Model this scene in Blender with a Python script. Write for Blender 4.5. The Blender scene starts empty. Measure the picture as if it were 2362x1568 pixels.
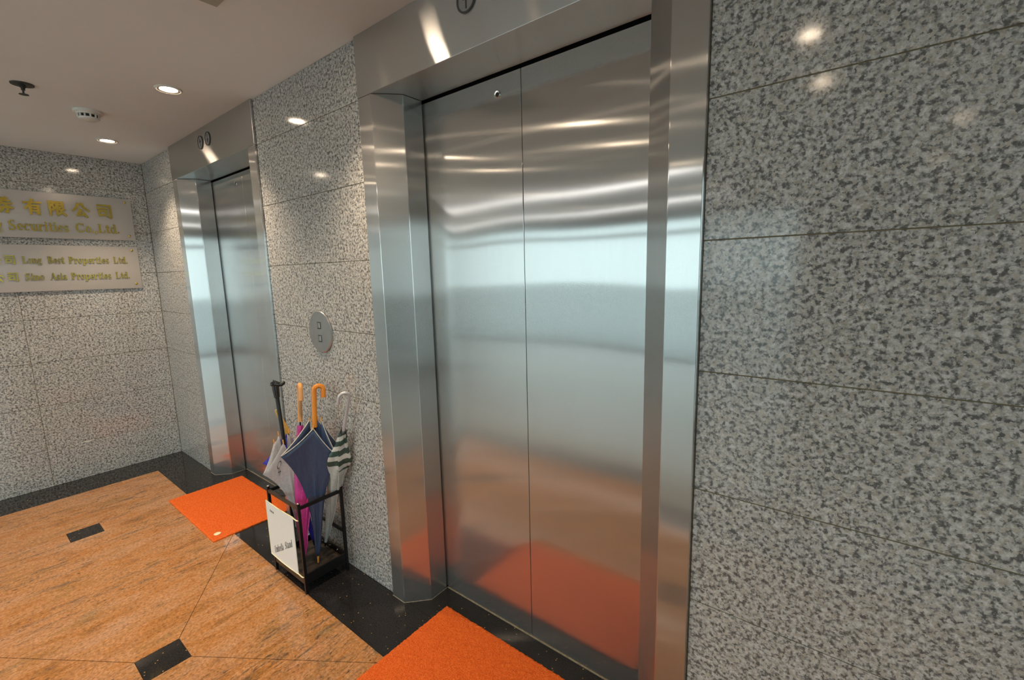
import bpy, bmesh, math, random
from mathutils import Vector, Matrix
random.seed(7)
S = bpy.context.scene
COL = S.collection
PI = math.pi

# ------------------------------------------------------------------ camera
CAM = Vector((4.4614, -1.1044, 1.4344))
YAW, PITCH, ROLL, FPX = -0.6693, -0.1514, -0.0250, 1038.8
cd = bpy.data.cameras.new('camera')
cd.sensor_fit = 'HORIZONTAL'
cd.sensor_width = 36.0
cd.lens = FPX / 2362.0 * 36.0
cd.clip_start = 0.02
cam = bpy.data.objects.new('camera', cd)
COL.objects.link(cam)
F = Vector((math.sin(YAW) * math.cos(PITCH), math.cos(YAW) * math.cos(PITCH), math.sin(PITCH)))
R0 = F.cross(Vector((0, 0, 1))).normalized()
U0 = R0.cross(F)
R1 = math.cos(ROLL) * R0 + math.sin(ROLL) * U0
U1 = -math.sin(ROLL) * R0 + math.cos(ROLL) * U0
M = Matrix((R1, U1, -F)).transposed().to_4x4()
M.translation = CAM
cam.matrix_world = M
S.camera = cam

# ------------------------------------------------------------------ light and exposure
SKY_COL = (0.83, 0.955, 1.0, 1)
SKY = 2.5
LAMP_COL = (1.0, 0.775, 0.54)
LAMP_W = 13.5
LENS = 40.0
EXPOSURE = 0.54
w = bpy.data.worlds.new('overcast_sky')
S.world = w
w.use_nodes = True
w.node_tree.nodes['Background'].inputs[0].default_value = SKY_COL
w.node_tree.nodes['Background'].inputs[1].default_value = SKY
S.view_settings.view_transform = 'Standard'
S.view_settings.look = 'None'
S.view_settings.gamma = 1.0
S.view_settings.use_curve_mapping = False
S.view_settings.exposure = EXPOSURE
try:
    S.cycles.use_denoising = True
    S.cycles.max_bounces = 10
    S.cycles.diffuse_bounces = 5
    S.cycles.glossy_bounces = 6
    S.cycles.sample_clamp_indirect = 6.0
    S.cycles.caustics_reflective = False
    S.cycles.caustics_refractive = False
except Exception:
    pass

# window opening of the lobby (behind the camera)
WY, WX0, WX1, WZ1 = -6.0, -4.6, 3.7, 2.22
VY0, VY1 = -5.7, -0.6  # span of the side glazing added for fill daylight
for (sx_, loc_, rot_) in ((WX1 - WX0, ((WX0 + WX1) / 2, WY - 0.09, WZ1 / 2), (PI / 2, 0, 0)), (VY1 - VY0, (7.09, (VY0 + VY1) / 2, WZ1 / 2), (PI / 2, 0, PI / 2))):
    pl = bpy.data.lights.new('window_portal', 'AREA')
    pl.shape = 'RECTANGLE'
    pl.size = sx_
    pl.size_y = WZ1
    pl.cycles.is_portal = True
    po = bpy.data.objects.new('window_portal', pl)
    COL.objects.link(po)
    po.location = loc_
    po.rotation_euler = rot_

# ------------------------------------------------------------------ materials
MATS = {}
def nodes(name):
    m = bpy.data.materials.new(name)
    m.use_nodes = True
    nt = m.node_tree
    nt.nodes.clear()
    out = nt.nodes.new('ShaderNodeOutputMaterial')
    MATS[name] = m
    return m, nt, out
def N(nt, t, **kw):
    n = nt.nodes.new(t)
    for k, v in kw.items():
        if k in n.inputs.keys() if isinstance(k, str) else False:
            n.inputs[k].default_value = v
        else:
            setattr(n, k, v)
    return n
def ramp(nt, stops, interp='LINEAR'):
    r = nt.nodes.new('ShaderNodeValToRGB')
    r.color_ramp.interpolation = interp
    e = r.color_ramp.elements
    while len(e) < len(stops):
        e.new(0.5)
    for i, (p, c) in enumerate(stops):
        e[i].position = p
        e[i].color = (*c, 1) if len(c) == 3 else c
    return r
def mix(nt, fac, a, b, mode='MIX'):
    m = nt.nodes.new('ShaderNodeMix')
    m.data_type = 'RGBA'
    m.blend_type = mode
    for k, v in ((0, fac), (6, a), (7, b)):
        if hasattr(v, 'is_output'):
            nt.links.new(v, m.inputs[k])
        else:
            m.inputs[k].default_value = v if k == 0 else (*v, 1)
    return m.outputs[2]
def principled(nt, out, col=None, rough=0.5, metal=0.0, spec=0.5, **kw):
    p = nt.nodes.new('ShaderNodeBsdfPrincipled')
    if col is not None:
        if hasattr(col, 'is_output'):
            nt.links.new(col, p.inputs['Base Color'])
        else:
            p.inputs['Base Color'].default_value = (*col, 1)
    p.inputs['Roughness'].default_value = rough
    p.inputs['Metallic'].default_value = metal
    p.inputs['Specular IOR Level'].default_value = spec
    for k, v in kw.items():
        p.inputs[k.replace('_', ' ')].default_value = v
    nt.links.new(p.outputs[0], out.inputs[0])
    return p
def coords(nt, scale=(1, 1, 1), rot=(0, 0, 0)):
    g = nt.nodes.new('ShaderNodeNewGeometry')
    mp = nt.nodes.new('ShaderNodeMapping')
    mp.inputs['Scale'].default_value = scale
    mp.inputs['Rotation'].default_value = rot
    nt.links.new(g.outputs['Position'], mp.inputs[0])
    return mp.outputs[0]
def noise(nt, vec, scale, detail=3, rough=0.5, dist=0.0):
    n = nt.nodes.new('ShaderNodeTexNoise')
    nt.links.new(vec, n.inputs['Vector'])
    n.inputs['Scale'].default_value = scale
    n.inputs['Detail'].default_value = detail
    n.inputs['Roughness'].default_value = rough
    n.inputs['Distortion'].default_value = dist
    return n
def bump(nt, p, h, strength, dist):
    b = nt.nodes.new('ShaderNodeBump')
    b.inputs['Strength'].default_value = strength
    b.inputs['Distance'].default_value = dist
    nt.links.new(h, b.inputs['Height'])
    nt.links.new(b.outputs[0], p.inputs['Normal'])
    return b
def plain(name, col, rough=0.5, metal=0.0, spec=0.5, grain=0.0, gscale=60, **kw):
    m, nt, out = nodes(name)
    c = col
    if grain:
        n = noise(nt, coords(nt), gscale, 4, 0.6)
        r = ramp(nt, [(0.3, tuple(x * (1 - grain) for x in col)), (0.7, tuple(min(1, x * (1 + grain)) for x in col))])
        nt.links.new(n.outputs['Fac'], r.inputs[0])
        c = r.outputs[0]
    principled(nt, out, c, rough, metal, spec, **kw)
    return m

def granite(name):
    m, nt, out = nodes(name)
    v = coords(nt)
    wn = noise(nt, v, 160, 2, 0.6)
    wv_ = nt.nodes.new('ShaderNodeVectorMath'); wv_.operation = 'MULTIPLY_ADD'
    nt.links.new(wn.outputs['Color'], wv_.inputs[0]); wv_.inputs[1].default_value = (0.009, 0.009, 0.009); nt.links.new(v, wv_.inputs[2])
    v1 = nt.nodes.new('ShaderNodeTexVoronoi'); v1.inputs['Scale'].default_value = 180
    nt.links.new(wv_.outputs[0], v1.inputs['Vector'])
    s1 = nt.nodes.new('ShaderNodeSeparateColor'); nt.links.new(v1.outputs['Color'], s1.inputs[0])
    n1 = noise(nt, v, 90, 2.0, 0.55)
    ma = nt.nodes.new('ShaderNodeMath'); ma.operation = 'MULTIPLY_ADD'
    nt.links.new(n1.outputs['Fac'], ma.inputs[0]); ma.inputs[1].default_value = 1.9; ma.inputs[2].default_value = -0.70
    mb_ = nt.nodes.new('ShaderNodeMath'); mb_.operation = 'MULTIPLY_ADD'
    nt.links.new(s1.outputs[0], mb_.inputs[0]); mb_.inputs[1].default_value = 0.5; nt.links.new(ma.outputs[0], mb_.inputs[2])
    base = ramp(nt, [(0.14, (0.108, 0.109, 0.109)), (0.30, (0.178, 0.178, 0.176)), (0.42, (0.272, 0.271, 0.267)), (0.56, (0.40, 0.397, 0.39)), (0.72, (0.46, 0.456, 0.447)), (0.95, (0.56, 0.557, 0.548))])
    nt.links.new(mb_.outputs[0], base.inputs[0])
    warm = ramp(nt, [(0.82, (0, 0, 0)), (0.86, (0.7, 0.7, 0.7))]); nt.links.new(s1.outputs[1], warm.inputs[0])
    c1 = mix(nt, warm.outputs[0], base.outputs[0], (0.41, 0.375, 0.325))
    n2 = noise(nt, v, 330, 2, 0.6)
    r2 = ramp(nt, [(0.3, (0.96, 0.96, 0.965)), (0.7, (1.28, 1.27, 1.255))]); nt.links.new(n2.outputs['Fac'], r2.inputs[0])
    c2 = mix(nt, 1.0, c1, r2.outputs[0], 'MULTIPLY')
    principled(nt, out, c2, 0.09, 0, 0.5)
    return m
GRAN = granite('polished_grey_granite')
GROUT = plain('joint_sealant', (0.20, 0.165, 0.10), 0.8, grain=0.2)
FGROUT = plain('dark_floor_joint', (0.05, 0.042, 0.03), 0.8, grain=0.2)
CAULK = plain('beige_sealant', (0.28, 0.24, 0.17), 0.7, grain=0.3, gscale=90)

def floor_stone(name):
    m, nt, out = nodes(name)
    n1 = noise(nt, coords(nt, (4.6, 1.4, 1.0), (0, 0, 0.16)), 2.1, 8, 0.76, 0.5)
    r1 = ramp(nt, [(0.26, (0.21, 0.115, 0.045)), (0.36, (0.38, 0.175, 0.055)), (0.45, (0.55, 0.235, 0.07)), (0.52, (0.60, 0.30, 0.13)), (0.58, (0.47, 0.215, 0.065)), (0.66, (0.42, 0.26, 0.12)), (0.76, (0.26, 0.20, 0.12))])
    nt.links.new(n1.outputs['Fac'], r1.inputs[0])
    # pinkish clouds
    n5 = noise(nt, coords(nt, (2.2, 0.8, 1.0), (0, 0, 0.16)), 2.6, 4, 0.6, 0.8)
    r5 = ramp(nt, [(0.50, (0, 0, 0)), (0.68, (0.5, 0.5, 0.5))]); nt.links.new(n5.outputs['Fac'], r5.inputs[0])
    c0 = mix(nt, r5.outputs[0], r1.outputs[0], (0.62, 0.36, 0.215))
    # grey-green wisps
    n2 = noise(nt, coords(nt, (15, 3.2, 1), (0, 0, 0.16)), 1.9, 6, 0.75, 0.9)
    r2 = ramp(nt, [(0.52, (0, 0, 0)), (0.64, (1, 1, 1))]); nt.links.new(n2.outputs['Fac'], r2.inputs[0])
    n4 = noise(nt, coords(nt, (2.4, 0.9, 1), (0, 0, 0.16)), 1.9, 3, 0.55, 0.6)
    r4 = ramp(nt, [(0.40, (0.08, 0.08, 0.08)), (0.60, (0.85, 0.85, 0.85))]); nt.links.new(n4.outputs['Fac'], r4.inputs[0])
    k = mix(nt, 1.0, r2.outputs[0], r4.outputs[0], 'MULTIPLY')
    c1 = mix(nt, k, c0, (0.14, 0.115, 0.085))
    # black flecks in short strings
    n6 = noise(nt, coords(nt, (70, 26, 1), (0, 0, 0.20)), 1.0, 3, 0.7, 0.5)
    r6 = ramp(nt, [(0.60, (0, 0, 0)), (0.65, (0.9, 0.9, 0.9))]); nt.links.new(n6.outputs['Fac'], r6.inputs[0])
    k6 = mix(nt, 1.0, r6.outputs[0], r4.outputs[0], 'MULTIPLY')
    c1 = mix(nt, k6, c1, (0.05, 0.045, 0.04))
    n3 = noise(nt, coords(nt, (1.35, 1, 1)), 85, 4, 0.75)
    r3 = ramp(nt, [(0.30, (0.40, 0.39, 0.38)), (0.50, (0.80, 0.80, 0.82)), (0.70, (1.15, 1.18, 1.24))]); nt.links.new(n3.outputs['Fac'], r3.inputs[0])
    c2 = mix(nt, 1.0, c1, r3.outputs[0], 'MULTIPLY')
    principled(nt, out, c2, 0.06, 0, 0.45)
    return m
FSTONE = floor_stone('polished_orange_granite')
def black_stone(name):
    m, nt, out = nodes(name)
    v = coords(nt)
    vo = nt.nodes.new('ShaderNodeTexVoronoi'); vo.inputs['Scale'].default_value = 120; nt.links.new(v, vo.inputs['Vector'])
    sc = nt.nodes.new('ShaderNodeSeparateColor'); nt.links.new(vo.outputs['Color'], sc.inputs[0])
    r = ramp(nt, [(0.955, (0, 0, 0)), (0.96, (1, 1, 1))]); nt.links.new(sc.outputs[0], r.inputs[0])
    rd = ramp(nt, [(0.20, (1, 1, 1)), (0.30, (0, 0, 0))]); nt.links.new(vo.outputs['Distance'], rd.inputs[0])
    f = mix(nt, 1.0, r.outputs[0], rd.outputs[0], 'MULTIPLY')
    n = noise(nt, v, 200, 3, 0.6)
    b = ramp(nt, [(0.3, (0.010, 0.010, 0.011)), (0.75, (0.035, 0.033, 0.033))]); nt.links.new(n.outputs['Fac'], b.inputs[0])
    c = mix(nt, f, b.outputs[0], (0.55, 0.33, 0.12))
    principled(nt, out, c, 0.05, 0, 0.34)
    return m
GSTONE = plain('polished_pale_grey_stone', (0.36, 0.36, 0.34), 0.12, grain=0.12, gscale=25)
BLSTONE = plain('polished_blue_grey_stone', (0.17, 0.18, 0.19), 0.10, grain=0.15, gscale=30)
BSTONE = black_stone('black_galaxy_granite')
CEIL = plain('painted_plaster', (0.82, 0.84, 0.85), 0.85, grain=0.012, gscale=4)

def steel(name, grain, col=(0.585, 0.58, 0.568), a=0.75, rough=0.125, wave=0.004):
    """brushed stainless steel; grain = world direction of the brushing"""
    m, nt, out = nodes(name)
    g = N(nt, 'ShaderNodeBsdfAnisotropic')
    sc = tuple(4.0 if abs(x) > .5 else 900.0 for x in grain)
    n = noise(nt, coords(nt, sc), 1.0, 2, 0.5)
    r = ramp(nt, [(0.3, tuple(c * 0.97 for c in col)), (0.7, tuple(min(1, c * 1.02) for c in col))])
    nt.links.new(n.outputs['Fac'], r.inputs[0])
    nt.links.new(r.outputs[0], g.inputs['Color'])
    g.inputs['Roughness'].default_value = rough
    g.inputs['Anisotropy'].default_value = a
    cx = nt.nodes.new('ShaderNodeCombineXYZ')
    for i in range(3):
        cx.inputs[i].default_value = grain[i]
    nt.links.new(cx.outputs[0], g.inputs['Tangent'])
    g2 = N(nt, 'ShaderNodeBsdfAnisotropic')
    nt.links.new(r.outputs[0], g2.inputs['Color'])
    g2.inputs['Roughness'].default_value = 0.27
    g2.inputs['Anisotropy'].default_value = 0.92
    nt.links.new(cx.outputs[0], g2.inputs['Tangent'])
    wn = noise(nt, coords(nt, (1.6, 1.6, 1.1)), 1.0, 1, 0.4)
    b = nt.nodes.new('ShaderNodeBump')
    b.inputs['Strength'].default_value = 1.0
    b.inputs['Distance'].default_value = wave
    nt.links.new(wn.outputs['Fac'], b.inputs['Height'])
    nt.links.new(b.outputs[0], g.inputs['Normal'])
    nt.links.new(b.outputs[0], g2.inputs['Normal'])
    ms = nt.nodes.new('ShaderNodeMixShader')
    ms.inputs[0].default_value = 0.35
    nt.links.new(g.outputs[0], ms.inputs[1]); nt.links.new(g2.outputs[0], ms.inputs[2])
    g3 = N(nt, 'ShaderNodeBsdfAnisotropic')
    nt.links.new(r.outputs[0], g3.inputs['Color'])
    g3.inputs['Roughness'].default_value = 0.75
    ms2 = nt.nodes.new('ShaderNodeMixShader')
    ms2.inputs[0].default_value = 0.18
    nt.links.new(ms.outputs[0], ms2.inputs[1]); nt.links.new(g3.outputs[0], ms2.inputs[2])
    nt.links.new(ms2.outputs[0], out.inputs[0])
    return m
STEEL_V = steel('brushed_steel_vertical_grain', (0, 0, 1))
STEEL_H = steel('brushed_steel_horizontal_grain', (1, 0, 0), a=0.80, rough=0.17, wave=0.002)
DARK = plain('dark_gap', (0.012, 0.012, 0.012), 0.6, grain=0.2)
GREYRING = plain('dark_grey_ring', (0.06, 0.06, 0.06), 0.4, grain=0.1)
LENSGREY = plain('indicator_lens', (0.30, 0.29, 0.28), 0.35, grain=0.05)
CHROME = plain('chrome', (0.75, 0.74, 0.72), 0.18, 1.0, grain=0.04)
PLATESTEEL = plain('satin_steel_plate', (0.52, 0.51, 0.50), 0.33, 1.0, grain=0.05, gscale=20)
WHITEPL = plain('white_plastic', (0.74, 0.73, 0.69), 0.45, grain=0.03)
BLACKM = plain('black_painted_steel', (0.007, 0.007, 0.008), 0.36, 0.0, 0.3, grain=0.2)
SPRINK = plain('dark_sprinkler_metal', (0.05, 0.05, 0.045), 0.5, 0.5, grain=0.2)
VENTG = plain('grey_green_vent_paint', (0.42, 0.41, 0.35), 0.6, grain=0.04)
SIGNP = plain('satin_grey_sign_plate', (0.50, 0.475, 0.455), 0.36, 0.15, 0.5, grain=0.03, gscale=200)
GOLD = plain('polished_brass', (0.58, 0.42, 0.08), 0.20, 0.9, grain=0.08, gscale=30)
PAPER = plain('white_sign_board', (0.86, 0.86, 0.83), 0.5, grain=0.01)
CREAM = plain('cream_edge_trim', (0.83, 0.78, 0.52), 0.5, grain=0.04)
INK = plain('black_ink', (0.16, 0.16, 0.16), 0.6, grain=0.1)
TRAYM = plain('worn_brown_tray', (0.035, 0.025, 0.018), 0.45, grain=0.7, gscale=40)
BRONZE = plain('dark_bronze_bar', (0.045, 0.034, 0.026), 0.35, 0.2, grain=0.3)
ALU = plain('painted_window_frame', (0.30, 0.31, 0.31), 0.4, 0.2, grain=0.05)
PAVE = plain('outdoor_paving', (0.40, 0.42, 0.42), 0.8, grain=0.1, gscale=3)
PLAST2 = plain('light_wall_paint', (0.36, 0.34, 0.31), 0.7, grain=0.03, gscale=3)

def mat_fabric(name):
    m, nt, out = nodes(name)
    v = coords(nt)
    n = noise(nt, v, 260, 3, 0.65)
    r = ramp(nt, [(0.28, (0.62, 0.075, 0.010)), (0.5, (0.92, 0.155, 0.022)), (0.72, (1.0, 0.27, 0.06))])
    nt.links.new(n.outputs['Fac'], r.inputs[0])
    p = principled(nt, out, r.outputs[0], 0.85, 0, 0.2)
    bump(nt, p, n.outputs['Fac'], 0.9, 0.006)
    return m
MATF = mat_fabric('orange_loop_pile')

def fabric(name, col, rough=0.55, spec=0.35, sheen=0.0):
    m, nt, out = nodes(name)
    n = noise(nt, coords(nt), 90, 4, 0.6)
    r = ramp(nt, [(0.3, tuple(c * 0.86 for c in col)), (0.7, tuple(min(1, c * 1.1) for c in col))])
    nt.links.new(n.outputs['Fac'], r.inputs[0])
    p = principled(nt, out, r.outputs[0], rough, 0, spec)
    n2 = noise(nt, coords(nt, (1, 1, .25)), 45, 2, 0.5)
    bump(nt, p, n2.outputs['Fac'], 0.35, 0.008)
    return m
NAVY = fabric('navy_nylon', (0.038, 0.060, 0.125), 0.42, 0.5)
PIPE = fabric('pale_piping', (0.55, 0.53, 0.50))
MAGENTA = fabric('magenta_nylon', (0.50, 0.035, 0.24), 0.38, 0.5)
def striped(name, ca, cb):
    """silver cloth with dark stripes near the hem, printed along the cloth"""
    m, nt, out = nodes(name)
    p_ = nt.nodes.new('ShaderNodeAttribute'); p_.attribute_name = 'stripe_phase'
    l_ = nt.nodes.new('ShaderNodeAttribute'); l_.attribute_name = 'along'
    fr = nt.nodes.new('ShaderNodeMath'); fr.operation = 'FRACT'; nt.links.new(p_.outputs['Fac'], fr.inputs[0])
    r = ramp(nt, [(0.0, (1, 1, 1)), (0.50, (1, 1, 1)), (0.54, (0, 0, 0)), (0.96, (0, 0, 0)), (1.0, (1, 1, 1))]); nt.links.new(fr.outputs[0], r.inputs[0])
    g = ramp(nt, [(0.0, (0, 0, 0)), (0.72, (0, 0, 0)), (0.73, (1, 1, 1))]); nt.links.new(l_.outputs['Fac'], g.inputs[0])
    k = mix(nt, 1.0, r.outputs[0], g.outputs[0], 'MULTIPLY')
    n = noise(nt, coords(nt), 90, 4, 0.6)
    sr = ramp(nt, [(0.3, tuple(c * 0.88 for c in ca)), (0.7, tuple(c * 1.1 for c in ca))]); nt.links.new(n.outputs['Fac'], sr.inputs[0])
    c = mix(nt, k, sr.outputs[0], cb)
    p = principled(nt, out, c, 0.38, 0, 0.5)
    n2 = noise(nt, coords(nt, (1, 1, .3)), 60, 2, 0.5)
    bump(nt, p, n2.outputs['Fac'], 0.4, 0.008)
    return m
SILVER = striped('silver_nylon_with_green_stripes', (0.50, 0.50, 0.47), (0.028, 0.060, 0.045))
LAV = fabric('pale_grey_nylon', (0.46, 0.44, 0.45), 0.42, 0.4)
BLUE = fabric('royal_blue_nylon', (0.035, 0.030, 0.42), 0.45, 0.4)
BLACKPL = plain('glossy_black_plastic', (0.010, 0.010, 0.010), 0.16, 0, 0.6, grain=0.1)
def wood(name, ca, cb, sc=(60, 60, 6)):
    m, nt, out = nodes(name)
    n = noise(nt, coords(nt, sc), 1.0, 5, 0.6, 0.6)
    r = ramp(nt, [(0.3, ca), (0.7, cb)]); nt.links.new(n.outputs['Fac'], r.inputs[0])
    principled(nt, out, r.outputs[0], 0.25, 0, 0.5)
    return m
WOODO = wood('orange_varnished_wood', (0.62, 0.19, 0.015), (0.78, 0.29, 0.03))
WOODL = wood('light_varnished_wood', (0.55, 0.24, 0.07), (0.70, 0.36, 0.12))
WOODY = wood('yellow_bamboo', (0.58, 0.34, 0.07), (0.74, 0.46, 0.12))
SILVPL = plain('silver_plastic', (0.58, 0.58, 0.60), 0.3, 0.35, grain=0.03)
ORTIP = plain('amber_tip_plastic', (0.72, 0.34, 0.06), 0.4, grain=0.1)

def emit(name, col, s):
    m, nt, out = nodes(name)
    e = nt.nodes.new('ShaderNodeEmission')
    n = noise(nt, coords(nt), 40, 1)
    r = ramp(nt, [(0.0, tuple(c * 0.97 for c in col)), (1.0, col)]); nt.links.new(n.outputs['Fac'], r.inputs[0])
    nt.links.new(r.outputs[0], e.inputs[0]); e.inputs[1].default_value = s
    nt.links.new(e.outputs[0], out.inputs[0])
    return m
RECESSB = plain('brown_recess_shade', (0.30, 0.24, 0.18), 0.4, grain=0.05)  # brown tone stands in for the shade inside the lamp recess
LENSM = emit('halogen_lamp_face', (1.0, 0.80, 0.58), LENS)

def glass(name):
    m, nt, out = nodes(name)
    t = nt.nodes.new('ShaderNodeBsdfTransparent'); t.inputs[0].default_value = (0.90, 0.96, 0.95, 1)
    g = N(nt, 'ShaderNodeBsdfAnisotropic'); g.inputs['Roughness'].default_value = 0.02
    fr = nt.nodes.new('ShaderNodeFresnel'); fr.inputs[0].default_value = 1.45
    ms = nt.nodes.new('ShaderNodeMixShader')
    nt.links.new(fr.outputs[0], ms.inputs[0]); nt.links.new(t.outputs[0], ms.inputs[1]); nt.links.new(g.outputs[0], ms.inputs[2])
    nt.links.new(ms.outputs[0], out.inputs[0])
    return m
GLASS = glass('window_glass')

# ------------------------------------------------------------------ mesh helpers
class MB:
    def __init__(s):
        s.v = []; s.f = []; s.mi = []
    def add(s, vs, fs, mi=0):
        o = len(s.v)
        s.v += [tuple(p) for p in vs]
        s.f += [tuple(i + o for i in f) for f in fs]
        s.mi += [mi] * len(fs)
        return s
    def box(s, x0, x1, y0, y1, z0, z1, mi=0):
        vs = [(x, y, z) for z in (z0, z1) for y in (y0, y1) for x in (x0, x1)]
        return s.add(vs, [(0, 2, 3, 1), (4, 5, 7, 6), (0, 1, 5, 4), (2, 6, 7, 3), (0, 4, 6, 2), (1, 3, 7, 5)], mi)
    def prism(s, poly, z0, z1, mi=0):
        n = len(poly)
        area = sum(poly[i][0] * poly[(i + 1) % n][1] - poly[(i + 1) % n][0] * poly[i][1] for i in range(n))
        if area < 0:
            poly = poly[::-1]
        vs = [(x, y, z0) for x, y in poly] + [(x, y, z1) for x, y in poly]
        fs = [tuple(range(n))[::-1], tuple(range(n, 2 * n))] + [(i, (i + 1) % n, n + (i + 1) % n, n + i) for i in range(n)]
        return s.add(vs, fs, mi)
    def tube(s, pts, rad, n=10, mi=0, cap=True):
        pts = [Vector(p) for p in pts]
        if not hasattr(rad, '__len__'):
            rad = [rad] * len(pts)
        o = len(s.v); vs = []; fs = []
        t0 = (pts[1] - pts[0]).normalized()
        a = t0.cross(Vector((0.31, 0.2, 0.93)))
        if a.length < 0.1: a = t0.cross(Vector((1, 0, 0)))
        a.normalize()
        for i, p in enumerate(pts):
            t = ((pts[min(i + 1, len(pts) - 1)] - pts[max(i - 1, 0)])).normalized()
            a = (a - t * a.dot(t)).normalized()
            b = t.cross(a)
            for k in range(n):
                an = 2 * PI * k / n
                vs.append(p + (a * math.cos(an) + b * math.sin(an)) * rad[i])
        for i in range(len(pts) - 1):
            for k in range(n):
                fs.append((i * n + k, i * n + (k + 1) % n, (i + 1) * n + (k + 1) % n, (i + 1) * n + k))
        if cap:
            fs.append(tuple(range(n))[::-1]); fs.append(tuple((len(pts) - 1) * n + k for k in range(n)))
        return s.add(vs, fs, mi)
    def lathe(s, prof, center, n=32, mi=0, axis='z', sgn=1):
        """prof: list of (r, h) along axis"""
        vs = []; fs = []
        for r, h in prof:
            for k in range(n):
                an = 2 * PI * k / n
                c, d = r * math.cos(an), r * math.sin(an)
                if axis == 'z': q = (c, d, h * sgn)
                elif axis == 'y': q = (c, h * sgn, d)
                else: q = (h * sgn, c, d)
                vs.append((center[0] + q[0], center[1] + q[1], center[2] + q[2]))
        for i in range(len(prof) - 1):
            for k in range(n):
                fs.append((i * n + k, i * n + (k + 1) % n, (i + 1) * n + (k + 1) % n, (i + 1) * n + k))
        if prof[0][0] > 1e-6: fs.append(tuple(range(n)))
        if prof[-1][0] > 1e-6: fs.append(tuple((len(prof) - 1) * n + k for k in range(n)))
        return s.add(vs, fs, mi)
    def build(s, name, mats, parent=None, smooth=False, bevel=0.0, seg=2):
        me = bpy.data.meshes.new(name)
        me.from_pydata(s.v, [], s.f)
        mats = mats if isinstance(mats, (list, tuple)) else [mats]
        for m in mats: me.materials.append(m)
        if len(mats) > 1: me.polygons.foreach_set('material_index', s.mi)
        bm = bmesh.new(); bm.from_mesh(me)
        bmesh.ops.remove_doubles(bm, verts=bm.verts, dist=1e-6)
        bmesh.ops.recalc_face_normals(bm, faces=bm.faces)
        if bevel:
            eds = [e for e in bm.edges if len(e.link_faces) == 2 and e.calc_face_angle(0) > 0.5]
            bmesh.ops.bevel(bm, geom=eds, offset=bevel, segments=seg, profile=0.5, affect='EDGES')
        bm.to_mesh(me); bm.free()
        if smooth:
            for p in me.polygons: p.use_smooth = True
            try: me.set_sharp_from_angle(angle=math.radians(42))
            except Exception: pass
        o = bpy.data.objects.new(name, me)
        COL.objects.link(o)
        if parent is not None: o.parent = parent
        return o
def empty(name, loc=(0, 0, 0)):
    o = bpy.data.objects.new(name, None)
    COL.objects.link(o)
    o.location = loc
    o.empty_display_size = 0.05
    return o
def tag(o, label, cat, group=None):
    o['label'] = label; o['category'] = cat
    if group: o['group'] = group
    return o
def struct(o, label=None, cat=None):
    o['kind'] = 'structure'
    if label: o['label'] = label
    if cat: o['category'] = cat
    return o
def parent_keep(o, p):
    o.parent = p
    o.matrix_parent_inverse = Matrix.Translation(-p.location)
    return o
class Thing:
    """an Empty whose parts are given in world coordinates"""
    def __init__(s, name, loc, label, cat, group=None):
        s.e = empty(name, loc); tag(s.e, label, cat, group)
    def part(s, mb, name, mats, sub=None, **kw):
        o = mb.build(name, mats, None, **kw)
        if sub is None:
            parent_keep(o, s.e)
        else:
            o.parent = sub
        return o

# ------------------------------------------------------------------ dimensions (metres)
H = 2.317                      # ceiling height
Z = [0.0, 0.27, 0.582, 0.8875, 1.187, 1.493, 1.797, 2.1, H]   # granite courses
PR = 0.011                     # frame stands proud of the stone
EW, EA, ES, ES2, ED = 1.28, 0.081, 0.0815, 0.085, 0.174        # elevator surround: width, front strip, splay, door depth
EX = [2.874, 0.687]            # left outer edge of near and far surround
DH = 2.1

# ------------------------------------------------------------------ floor
fl = MB().box(-5, 7, -6.15, 0.25, -0.12, -0.0035).build('floor', FGROUT)
struct(fl, 'polished orange granite floor with black border and square inlays', 'floor')
def slab(poly, mat, name='floor_slab', gap=0.0013, top=0.0):
    # inset polygon a little so that the joint shows
    n = len(poly)
    c = (sum(p[0] for p in poly) / n, sum(p[1] for p in poly) / n)
    q = []
    area = sum(poly[i][0] * poly[(i + 1) % n][1] - poly[(i + 1) % n][0] * poly[i][1] for i in range(n))
    if area < 0: poly = poly[::-1]
    for i in range(n):
        p0, p1, p2 = Vector(poly[i - 1]), Vector(poly[i]), Vector(poly[(i + 1) % n])
        d1 = (p1 - p0).normalized(); d2 = (p2 - p1).normalized()
        n1 = Vector((-d1.y, d1.x)); n2 = Vector((-d2.y, d2.x))
        b = (n1 + n2)
        k = b.dot(n1)
        q.append(tuple(p1 + b * (gap / max(k, 0.2))))
    o = MB().prism(q, -0.018, top).build(name, mat, fl)
    return o
BX, BY = 0.306, -0.2403        # border edges
PER, IN = 1.445, 0.071         # inlay spacing, half size
XC0, YC0, HY = 1.0, -0.756, 0.5157
XN = XC0 + PER                  # nearer inlay
xm_ = XC0 + PER / 2
T, B = YC0 + HY, YC0 - HY
for xc in (XC0, XN, XN + PER, XN + 2 * PER):
    slab([(xc - IN, YC0 - IN), (xc + IN, YC0 - IN), (xc + IN, YC0 + IN), (xc - IN, YC0 + IN)], BSTONE, 'floor_inlay', gap=0.0005)
slab([(BX, T), (xm_, T), (XN - IN, YC0 + IN), (XN - IN, YC0 - IN), (xm_, B), (XC0 + IN, B), (XC0 + IN, YC0 + IN), (BX, YC0 + IN)], FSTONE)
slab([(BX, YC0 + IN + 0.003), (XC0 - IN, YC0 + IN + 0.003), (XC0 - IN, YC0 - IN), (XC0 + IN, YC0 - IN), (XC0 + IN, B), (BX, B)], FSTONE)
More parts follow.
